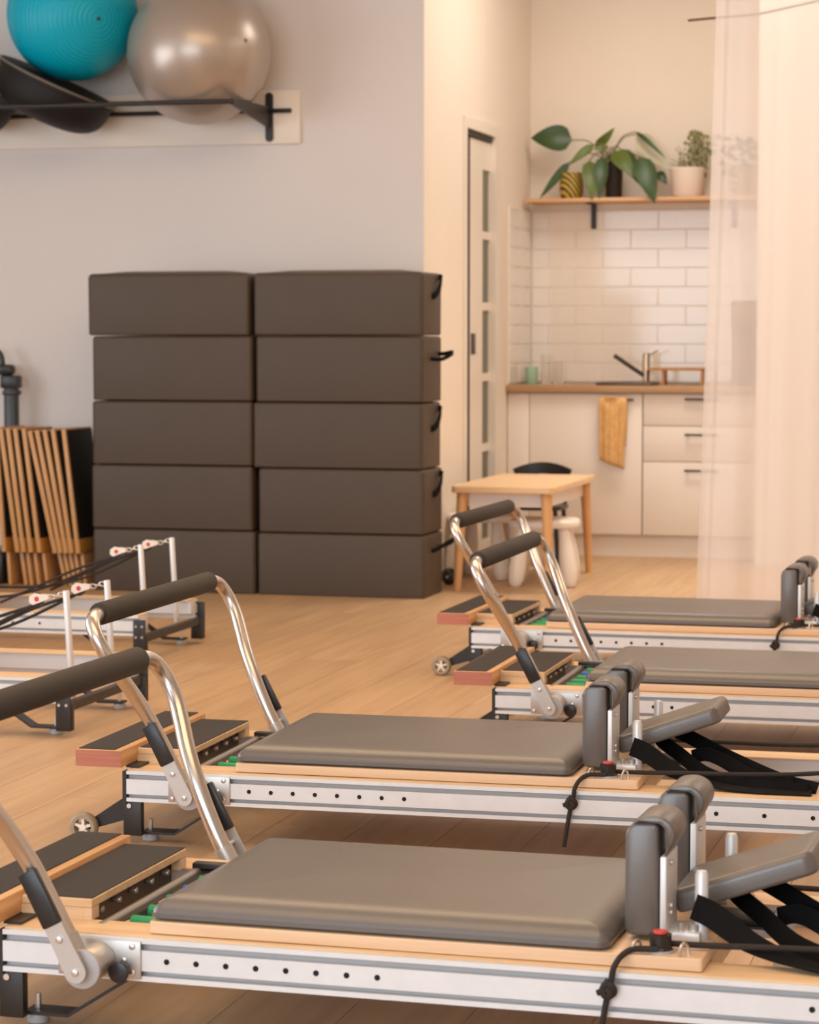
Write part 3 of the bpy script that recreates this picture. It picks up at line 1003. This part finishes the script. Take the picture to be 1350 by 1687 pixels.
stool((-2.475, 11.99, 0), math.radians(8), 'white rounded stool with fat tapering legs under the right of the pine table')
stool((-2.845, 12.28, 0), math.radians(-6), 'white stool under the left of the pine table, nearest the foam boxes')
ch = empty('childrens_chair', (-2.725, 13.0, 0), 0, 'black child chair with curved back behind the pine table', 'chair')
MB().pillow(0.30, 0.28, 0.025, 0.05, 0.01, 0, T((0, 0, 0.30))).build('seat', M['plastic_black'], ch)
for sx, sy in ((1, 1), (1, -1), (-1, 1), (-1, -1)):
    MB().cyl((sx * 0.12, sy * 0.11, 0.30), (sx * 0.14, sy * 0.13, 0), 0.012, 10).build('leg', M['plastic_black'], ch)
bk = MB()
ap_ = []
for i in range(13):
    u = -1 + 2 * i / 12
    ap_.append((u * 0.15, 0.13 + 0.03 * (1 - u * u), 0.475 + 0.035 * (1 - u * u)))
bk.ribbon(ap_, (0, 0, 1), 0.062, 0.012)
bk.build('backrest', M['plastic_black'], ch)
for s in (-1, 1):
    MB().tube([(s * 0.125, 0.11, 0.30), (s * 0.14, 0.13, 0.42), (s * 0.145, 0.135, 0.47)], 0.010, 10).build('back_post', M['plastic_black'], ch)
bb = empty('small_ball', (-2.925, 11.86, 0.042), 0, 'small black ball on the floor beside the foam boxes', 'ball')
MB().sphere((0, 0, 0), 0.042).build('shell', M['plastic_black'], bb, angle=180)
MB().cyl((0.0, -0.04, 0.0), (0.0, -0.0435, 0.0), 0.007, 10).build('valve', M['plastic_grey'], bb)

# ------------------------------------------------------------------ pilates reformer
LR = 2.25


def make_reformer():
    root = empty('reformer', (0, 0, 0))
    ZT, ZB = 0.178, 0.1037
    for s in (-1, 1):
        # extruded rail with two grooves on the outside
        y_o, y_g, y_i = s * 0.326, s * 0.306, s * 0.286
        sec = [(y_o, ZB), (y_o, ZB + 0.009), (y_g, ZB + 0.009), (y_g, ZB + 0.018), (y_o, ZB + 0.018), (y_o, ZT - 0.020), (y_g, ZT - 0.020),
               (y_g, ZT - 0.0085), (y_o, ZT - 0.0085), (y_o, ZT), (y_i, ZT), (y_i, ZB)]
        b = MB()
        b.prism(sec, 0.006, LR, 'X')
        rail = b.build('rail', M['alu'], root, smooth=False)
        h = MB()
        xs = [0.3145 + 0.0542 * i for i in range(8)] + [1.422 + 0.1085 * i for i in range(5)]
        for x in xs:
            h.cyl((x, s * 0.322, 0.1408), (x, s * 0.3268, 0.1408), 0.0052, 10)
        tag(h.build('rail_holes', M['hole'], rail), kind='stuff')
        for z_, h_ in ((ZB + 0.0091, 0.0088), (ZT - 0.0199, 0.0113)):  # strips added in the grooves to darken them
            MB().box(0.007, LR - 0.001, min(s * 0.3061, s * 0.311), max(s * 0.3061, s * 0.311), z_, z_ + h_).build('slot_shade', M['slot'], rail, smooth=False)
        MB().box(0.006, LR, min(s * 0.316, s * 0.225), max(s * 0.316, s * 0.225), ZT + 0.0002, ZT + 0.003).build('wood_cap', M['maple'], root, smooth=False)
        MB().box(0.006, LR, min(s * 0.286, s * 0.25), max(s * 0.286, s * 0.25), 0.125, 0.177).build('inner_track', M['alu_white'], root, smooth=False)
        # footbar pivot plate
        p = MB()
        p.box(0.114, 0.268, min(s * 0.326, s * 0.331), max(s * 0.326, s * 0.331), 0.108, 0.174, 0.001)
        plate = p.build('pivot_plate', M['steel_plate'], root)
        bo = MB()
        for x, z in ((0.253, 0.165), (0.253, 0.119), (0.238, 0.14), (0.124, 0.117)):
            bo.cyl((x, s * 0.330, z), (x, s * 0.335, z), 0.0055, 10, bev=0.0015)
        tag(bo.build('plate_bolts', M['bolt'], plate), kind='stuff')
        MB().cyl((0.238, s * 0.331, 0.125), (0.238, s * 0.362, 0.125), 0.012, 18, r2=0.019, bev=0.004).build('adjust_knob', M['plastic_black'], root)
        MB().cyl((0.192, s * 0.331, 0.140), (0.192, s * 0.402, 0.140), 0.030, 28, bev=0.002).build('pivot_drum', M['steel_plate'], root)
    # end plates and legs
    for (xa, xb) in ((-0.004, 0.006),):
        MB().box(xa, xb, -0.326, 0.326, 0.098, 0.176).build('end_plate', M['black'], root, smooth=False)
    for s in (-1, 1):
        for end in (0, 1):
            X = (lambda x: x) if end == 0 else (lambda x: LR - x)
            b = MB()
            xs = sorted((X(-0.004), X(0.042)))
            if end:
                xs = [LR - 0.018, LR + 0.03]
            ya, yb = sorted((s * 0.30, s * 0.322))
            b.box(xs[0], xs[1], ya, yb, 0.020, 0.1032 if not end else 0.1032, 0.002)
            if end:
                yc_, yd_ = sorted((s * 0.3265, s * 0.334))
                b.box(xs[0], xs[1], yc_, yd_, 0.020, 0.165, 0.002)
            if end:
                pass
            leg = b.build('leg', M['black'], root)
            k = MB()
            y0 = s * 0.30
            k.ribbon([(X(0.03), y0 - s * 0.03, 0.023), (X(0.115), y0 - s * 0.03, 0.023)], (0, 1, 0), 0.05, 0.006)
            k.ribbon([(X(0.115), y0 - s * 0.03, 0.023), (X(0.235), y0 - s * 0.03, 0.100)], (0, 1, 0), 0.05, 0.006)
            k.build('brace', M['black'], leg)
            MB().cyl((X(0.045), y0 - s * 0.035, 0.0), (X(0.045), y0 - s * 0.035, 0.020), 0.020, 18, bev=0.004).build('foot', M['plastic_grey'], leg)
            MB().cyl((X(0.045), y0 - s * 0.035, 0.026), (X(0.045), y0 - s * 0.035, 0.052), 0.006, 8).build('foot_bolt', M['bolt'], leg)
            if end == 0:
                MB().cyl((0.012, s * 0.322, 0.093), (0.012, s * 0.326, 0.093), 0.006, 8).build('leg_bolt', M['bolt'], leg)
        # transport wheel on a slanted bracket at the foot end
        w = MB()
        w.prism([(-0.004, 0.112), (-0.004, 0.055), (-0.098, 0.026), (-0.108, 0.042)], s * 0.296, s * 0.304, 'Y')
        br = w.build('wheel_bracket', M['black'], root, smooth=False)
        yc = s * 0.318
        MB().lathe([(0.022, -0.013), (0.030, -0.013), (0.035, -0.007), (0.035, 0.007), (0.030, 0.013), (0.022, 0.013), (0.022, -0.013)], 32,
                   mtx=T((-0.106, yc, 0.0355)) @ RX(PI / 2)).build('wheel_tyre', M['wheel'], br)
        hb_ = MB()
        hb_.cyl((-0.106, yc - 0.012, 0.0355), (-0.106, yc + 0.012, 0.0355), 0.008, 14)
        for i in range(5):
            a_ = 2 * PI * i / 5 + 0.3
            c = Vector((-0.106 + 0.014 * math.cos(a_), yc, 0.0355 + 0.014 * math.sin(a_)))
            hb_.box(-0.010, 0.010, -0.009, 0.009, -0.0035, 0.0035, mtx=T(c) @ RY(-a_))
        hb_.build('wheel_hub', M['plastic_white'], br)
    MB().box(LR - 0.005, LR + 0.022, -0.30, 0.30, 0.078, 0.106, 0.002).build('cross_beam', M['black'], root, smooth=False)
    bo = MB()
    for s in (-1, 1):
        for x_, z_ in ((LR - 0.006, 0.16), (LR + 0.018, 0.16), (LR - 0.006, 0.12), (LR + 0.018, 0.12)):
            bo.cyl((x_, s * 0.333, z_ - 0.02), (x_, s * 0.337, z_ - 0.02), 0.005, 8)
    tag(bo.build('leg_bolts', M['bolt'], root), kind='stuff')

    # standing platform box bolted on the frame
    pf = MB()
    pf.box(0.0, 0.136, -0.233, 0.233, 0.203, 0.2185, 0.002)
    pf.box(0.0, 0.120, -0.233, -0.213, 0.1812, 0.203)
    pf.box(0.0, 0.120, 0.213, 0.233, 0.1812, 0.203)
    pf.box(0.0, 0.015, -0.213, 0.213, 0.1812, 0.203)
    box = pf.build('platform', M['maple'], root, smooth=False)
    MB().box(0.118, 0.1355, -0.2325, -0.200, 0.1812, 0.203).build('platform_end_block', M['ply'], box, smooth=False)
    MB().box(0.118, 0.1355, 0.200, 0.2325, 0.1812, 0.203).build('platform_end_block', M['ply'], box, smooth=False)
    MB().box(0.006, 0.134, -0.226, 0.231, 0.2186, 0.2205).build('grip_tape', M['grip'], box, smooth=False)
    MB().box(0.100, 0.112, -0.213, 0.213, 0.14, 0.203).build('spring_bar_plate', M['handle'], box, smooth=False)
    bo = MB()
    for i in range(5):
        y = -0.16 + 0.08 * i
        bo.cyl((0.112, y, 0.185), (0.128, y, 0.185), 0.006, 10, bev=0.002)
    tag(bo.build('spring_hooks', M['bolt'], box), kind='stuff')
    # loose front plank, reddish end grain
    fk = MB().box(-0.118, 0.0, -0.34, 0.28, 0.187, 0.228, 0.002).build('front_plank', M['maple_y'], root)
    MB().box(-0.117, -0.001, -0.3415, -0.3398, 0.188, 0.227).build('end_grain', M['redwood'], fk, smooth=False)
    MB().box(-0.112, -0.020, -0.332, 0.278, 0.2282, 0.2300).build('grip_tape', M['grip'], fk, smooth=False)
    MB().box(-0.004, 0.030, -0.30, 0.30, 0.1815, 0.1866).build('plank_bearer', M['black'], root, smooth=False)
    # spring bar and springs
    MB().cyl((0.160, -0.25, 0.172), (0.160, 0.25, 0.172), 0.011, 16).build('spring_bar', M['spring_bar'], root)
    for s in (1,):
        MB().box(0.15, 0.24, 0.225, 0.25, 0.172, 0.192, 0.003).build('spring_bar_clamp', M['black'], root)
    for i, mk in enumerate(('green', 'green', 'green', 'blue', 'green')):
        y = -0.185 + 0.085 * i
        sp = MB().cyl((0.215, y, 0.170), (0.60, y, 0.168), 0.010, 12).build('spring', M['steel_plate'], root)
        MB().cyl((0.192, y, 0.172), (0.250, y, 0.170), 0.0125, 14, bev=0.003).build('spring_cap', M[mk], sp)
    # footbar: one bent tube with foam grip and side locks
    half = [(0.184, 0.384, 0.138), (0.157, 0.385, 0.187), (0.126, 0.39, 0.25), (0.094, 0.402, 0.318), (0.066, 0.425, 0.375), (0.042, 0.455, 0.425),
            (0.020, 0.478, 0.47), (-0.003, 0.484, 0.515), (-0.020, 0.468, 0.547), (-0.027, 0.44, 0.560), (-0.029, 0.405, 0.563)]
    left = [(x, -y, z) for x, y, z in half]
    path = smooth_path(left, 5) + smooth_path(half[::-1], 5)
    fb = MB().tube(path, 0.0172, 18).build('footbar', M['chrome'], root, angle=60)
    MB().cyl((-0.029, -0.405, 0.563), (-0.029, 0.395, 0.563), 0.027, 24, bev=0.005).build('foam_grip', M['foam'], fb)
    for s in (-1, 1):
        MB().tube([(0.184, s * 0.384, 0.138), (0.155, s * 0.3855, 0.191)], 0.0198, 18).build('sleeve', M['steel_plate'], fb)
        MB().cyl((0.192, s * 0.402, 0.140), (0.192, s * 0.412, 0.140), 0.034, 28, bev=0.002).build('pivot_flange', M['plastic_grey'], fb)
        # lock lever: flat plate with black grip, lying outside the arm
        a_, b_ = Vector((0.189, 0, 0.139)), Vector((0.101, 0, 0.308))
        d_ = (b_ - a_).normalized()
        n_ = Vector((d_.z, 0, -d_.x))
        g0 = a_ + d_ * 0.088

        def q2(p, w):
            return (p + n_ * w)
        pts = []
        for i in range(9):
            an = PI * i / 8
            p = a_ - d_ * 0.019 * math.sin(an) + n_ * 0.019 * math.cos(an)
            pts.append((p.x, p.z))
        for w in (-0.017, 0.017):
            p = g0 + n_ * w
            pts.append((p.x, p.z))
        yy = sorted((s * 0.424, s * 0.430))
        b = MB()
        b.prism(pts, yy[0], yy[1], 'Y')
        b.build('lock_lever', M['steel_plate'], fb, smooth=False)
        g = MB()
        p = [g0 + n_ * -0.0175, g0 + n_ * 0.0175, b_ + n_ * 0.0175, b_ + n_ * -0.0175]
        yy = sorted((s * 0.419, s * 0.436))
        g.prism([(v.x, v.z) for v in p], yy[0], yy[1], 'Y', bev=0.004)
        g.build('lever_grip', M['plastic_black'], fb)
        bo = MB()
        for t in (0.0, 0.062):
            c = a_ + d_ * t
            bo.cyl((c.x, s * 0.386, c.z), (c.x, s * 0.4345, c.z), 0.0065, 10, bev=0.0015)
        tag(bo.build('lever_bolts', M['bolt'], fb), kind='stuff')
    # sliding carriage
    cb = MB()
    cb.pillow(0.968, 0.60, 0.021, 0.006, 0.002, 0, T((0.756, 0, 0.1825)), nc=4)
    cb.build('carriage_board', M['ply'], root)
    MB().pillow(0.815, 0.592, 0.047, 0.022, 0.056, 0.005, T((0.676, 0, 0.2036)), rz=0.036).build('carriage_pad', M['vinyl'], root, angle=60)
    MB().box(1.20, 1.24, -0.2, 0.2, 0.145, 0.182).build('carriage_bumper', M['ply'], root, smooth=False)
    MB().box(1.32, 1.44, -0.25, 0.25, 0.126, 0.1385, 0.002).build('frame_tie', M['ply'], root)
    for s in (-1, 1):
        # upright shoulder rest: padded slab rolled over the top, bracket behind
        yc = s * 0.15
        x0, x1, z0, z1 = 1.092, 1.149, 0.212, 0.404
        sec = []
        for i in range(7):
            an = PI - PI / 2 * i / 6
            sec.append((x0 + 0.024 + 0.024 * math.cos(an), z1 - 0.024 + 0.024 * math.sin(an)))
        sec += [(x1 - 0.006, z1), (x1, z1 - 0.006), (x1, z0 + 0.008), (x1 - 0.008, z0), (x0 + 0.008, z0), (x0, z0 + 0.008)]
        sr = MB()
        sr.prism(sec, yc - 0.055, yc + 0.055, 'Y', bev=0.006)
        pad = sr.build('shoulder_rest', M['vinyl'], root, angle=50)
        outer, inner = [], []
        for t in range(13):
            an = math.radians(150 - t * 17.5)
            cxr, czr = 1.142, 0.386
            rx, rz_ = (0.036, 0.032)
            outer.append((cxr + rx * math.cos(an) - (0.006 if t < 3 else 0), czr + rz_ * math.sin(an) - (0.012 if t > 11 else 0)))
        inner = [(1.162, 0.368), (1.160, 0.396), (1.150, 0.4045), (1.116, 0.4045)]
        rr_ = MB()
        rr_.prism(outer + inner, yc - 0.058, yc + 0.058, 'Y', bev=0.004)
        rr_.build('rolled_top', M['vinyl'], pad, angle=50)
        k = MB()
        k.box(1.1525, 1.1635, yc - 0.058, yc + 0.050, 0.206, 0.349, 0.002)
        k.box(1.1525, 1.218, yc - 0.045, yc + 0.045, 0.2040, 0.2200, 0.003)
        k.build('rest_bracket', M['alu_white'], pad)
        bo = MB()
        for z_ in (0.250, 0.262, 0.335):
            bo.cyl((1.1635, yc - 0.03, z_), (1.170, yc - 0.03, z_), 0.0045, 8, bev=0.001)
        bo.cyl((1.185, yc - 0.03, 0.219), (1.185, yc - 0.03, 0.234), 0.006, 10)
        bo.cyl((1.205, yc - 0.02, 0.219), (1.205, yc - 0.02, 0.231), 0.011, 12)
        tag(bo.build('bracket_bolts', M['bolt'], pad), kind='stuff')
        # rounded strap post
        MB().lathe([(0.0115, 0), (0.0115, 0.110), (0.0085, 0.117), (0, 0.119)], 18, (1.216, s * 0.165, 0.2036)).build('strap_post', M['alu_white'], root)
        # cord cleat with red cap, eyelets
        cl = MB().lathe([(0.021, 0), (0.021, 0.006), (0.018, 0.009), (0.019, 0.030), (0.0, 0.030)], 20, (1.165, s * 0.268, 0.2036)).build('cord_cleat', M['plastic_black'], root)
        MB().cyl((1.165, s * 0.268, 0.2338), (1.165, s * 0.268, 0.240), 0.0125, 16, bev=0.002).build('cleat_cap', M['red'], cl)
        MB().lathe([(0.023, 0), (0.023, 0.005), (0.0, 0.005)], 20, (1.165, s * 0.268, 0.2034)).build('cleat_base', M['plastic_grey'], cl)
        for xx in (1.128, 1.207):
            MB().tube(smooth_path([(xx - 0.006, s * 0.285 - 0.010, 0.2036), (xx - 0.004, s * 0.285 - 0.009, 0.218), (xx, s * 0.285, 0.224), (xx + 0.004, s * 0.285 + 0.009, 0.218), (xx + 0.006, s * 0.285 + 0.010, 0.2036)], 4), 0.0030, 8).build('eyelet', M['bolt'], root)
        # cord: from the cleat out over the carriage edge, knotted and hanging; the other way to the pulley
        MB().tube(smooth_path([(1.165, s * 0.288, 0.212), (1.14, s * 0.29, 0.212), (1.122, s * 0.297, 0.211), (1.108, s * 0.315, 0.203), (1.10, s * 0.336, 0.188), (1.096, s * 0.337, 0.165),
                               (1.090, s * 0.338, 0.14), (1.083, s * 0.338, 0.10), (1.075, s * 0.337, 0.05)], 5), 0.0052, 10).build('cord_tail', M['rope'], root)
        kn = MB()
        kn.tube([(1.092 + 0.009 * math.cos(a_), s * 0.338 + s * 0.004 * math.sin(2 * a_), 0.152 + 0.010 * math.sin(a_)) for a_ in [2 * PI * i / 16 for i in range(16)]], 0.0062, 8, closed=True)
        kn.tube([(1.089 + 0.008 * math.cos(a_), s * 0.338 + s * 0.006 * math.cos(a_), 0.147 + 0.006 * math.sin(a_)) for a_ in [2 * PI * i / 16 for i in range(16)]], 0.006, 8, closed=True)
        kn.tube([(1.092, s * 0.338, 0.168), (1.080, s * 0.340, 0.149), (1.074, s * 0.34, 0.146)], 0.0055, 8)
        kn.build('cord_knot', M['rope'], root)
        MB().tube(smooth_path([(1.165, s * 0.247, 0.213), (1.30, s * 0.235, 0.213), (1.64, s * 0.205, 0.222), (1.86, s * 0.185, 0.275), (2.115, s * 0.17, 0.392)], 6), 0.0052, 10).build('cord', M['rope'], root)
        # riser post, chain, pulley at the head end
        MB().cyl((LR - 0.030, s * 0.17, 0.10), (LR - 0.048, s * 0.17, 0.432), 0.0105, 16, bev=0.002).build('riser_post', M['alu_white'], root)
        ck = MB()
        for i in range(3):
            c = Vector((LR - 0.062 - 0.017 * i, s * 0.17, 0.419 - 0.004 * i))
            tilt = PI / 2 if i % 2 else 0
            ck.tube([c + Matrix.Rotation(tilt, 3, 'X') @ Vector((0.012 * math.cos(a_), 0, 0.007 * math.sin(a_))) for a_ in [2 * PI * j / 12 for j in range(12)]], 0.0026, 6, closed=True)
        ck.build('chain', M['bolt'], root)
        pu = MB()
        pc = Vector((LR - 0.138, s * 0.17, 0.404))
        pu.prism([(pc.x + 0.034, pc.z + 0.012), (pc.x + 0.034, pc.z), (pc.x - 0.018, pc.z - 0.019), (pc.x - 0.03, pc.z - 0.010), (pc.x - 0.028, pc.z + 0.008), (pc.x - 0.012, pc.z + 0.018)], pc.y - 0.010, pc.y - 0.006, 'Y')
        pu.prism([(pc.x + 0.034, pc.z + 0.012), (pc.x + 0.034, pc.z), (pc.x - 0.018, pc.z - 0.019), (pc.x - 0.03, pc.z - 0.010), (pc.x - 0.028, pc.z + 0.008), (pc.x - 0.012, pc.z + 0.018)], pc.y + 0.006, pc.y + 0.010, 'Y')
        pub = pu.build('pulley', M['plastic_white'], root, smooth=False)
        MB().cyl((pc.x - 0.006, pc.y - 0.006, pc.z - 0.003), (pc.x - 0.006, pc.y + 0.006, pc.z - 0.003), 0.022, 24).build('pulley_wheel', M['plastic_black'], pub)
        MB().cyl((pc.x - 0.004, pc.y - 0.0106, pc.z), (pc.x - 0.004, pc.y - 0.0098, pc.z), 0.008, 16).build('pulley_mark', M['red'], pub)
        MB().tube(smooth_path([(pc.x - 0.02, pc.y, pc.z - 0.022), (1.95, s * 0.18, 0.335), (1.80, s * 0.21, 0.268), (1.66, s * 0.245, 0.205)], 6), 0.0052, 10).build('cord', M['rope'], root)
    # strap loops from the posts to the rail
    def band(pts, wd, w=0.036):
        return MB().ribbon(smooth_path(pts, 6), wd, w, 0.0025)
    nb = band([(1.205, -0.178, 0.262), (1.24, -0.188, 0.250), (1.31, -0.215, 0.214), (1.40, -0.245, 0.193), (1.50, -0.262, 0.186), (1.63, -0.262, 0.186)], [Vector((0.3, 0, 1)).lerp(Vector((0.1, 1, 0.1)), min(1, i / 18)) for i in range(31)], 0.044)
    nb.build('strap_loop', M['webbing'], root)
    b2 = band([(1.205, 0.150, 0.262), (1.24, 0.03, 0.248), (1.30, -0.05, 0.226), (1.38, -0.14, 0.195), (1.50, -0.23, 0.1885), (1.62, -0.25, 0.1885)], (0.3, 0.25, 1), 0.034)
    b2.build('strap_loop', M['webbing'], root)
    b3 = band([(1.21, 0.178, 0.262), (1.29, 0.09, 0.252), (1.42, -0.04, 0.220), (1.55, -0.17, 0.196), (1.64, -0.245, 0.191)], (0.25, 0.3, 1), 0.034)
    b3.build('strap_loop', M['webbing'], root)
    b4 = band([(1.325, -0.02, 0.216), (1.36, -0.03, 0.226), (1.40, -0.06, 0.220), (1.48, -0.15, 0.200), (1.58, -0.235, 0.190)], (0.3, 0.3, 1), 0.034)
    b4.build('strap_loop', M['webbing'], root)
    # tilted headrest
    an = math.radians(19.5)
    hr = MB()

    def taper(c):
        t = (c.x + 0.125) / 0.25
        return (c.x, c.y * (1.0 - 0.06 * t), c.z)
    hr.pillow(0.255, 0.225, 0.044, 0.022, 0.014, 0.003, T((1.284, 0, 0.272)) @ RY(-an), sag=taper)
    head = hr.build('headrest', M['vinyl'], root, angle=60)
    pr = MB()
    pr.box(1.19, 1.31, -0.07, 0.07, 0.203, 0.2075, 0.001)
    pr.box(1.19, 1.215, -0.05, 0.05, 0.206, 0.236)
    pr.build('headrest_prop', M['black'], head)
    return root


proto = make_reformer()
REF = [
    (-1.7957, 4.3358, -0.0217, 'grey-padded reformer nearest the camera, filling the bottom of the picture'),
    (-2.1801, 5.897, 0.0096, 'grey-padded reformer second from the camera, its footbar left of centre'),
    (-1.633, 7.4896, 0.0041, 'reformer at right, third back, its headrest out of the frame'),
    (-2.0544, 8.9842, -0.0136, 'farthest reformer at right, directly before the sheer curtain'),
    (-2.942 - LR, 7.346, 0.0, 'nearer of two reformers cut off at left, only its riser end showing'),
    (-3.332 - LR, 9.010, 0.0, 'farther reformer at left, riser end close to the foam boxes'),
]
for i, (x, y, a_, lab) in enumerate(REF):
    o = proto if i == 0 else copy_tree(proto)
    o.location = (x, y, 0)
    o.rotation_euler = (0, 0, a_)
    tag(o, lab, 'reformer', 'pilates reformers on the oak floor')
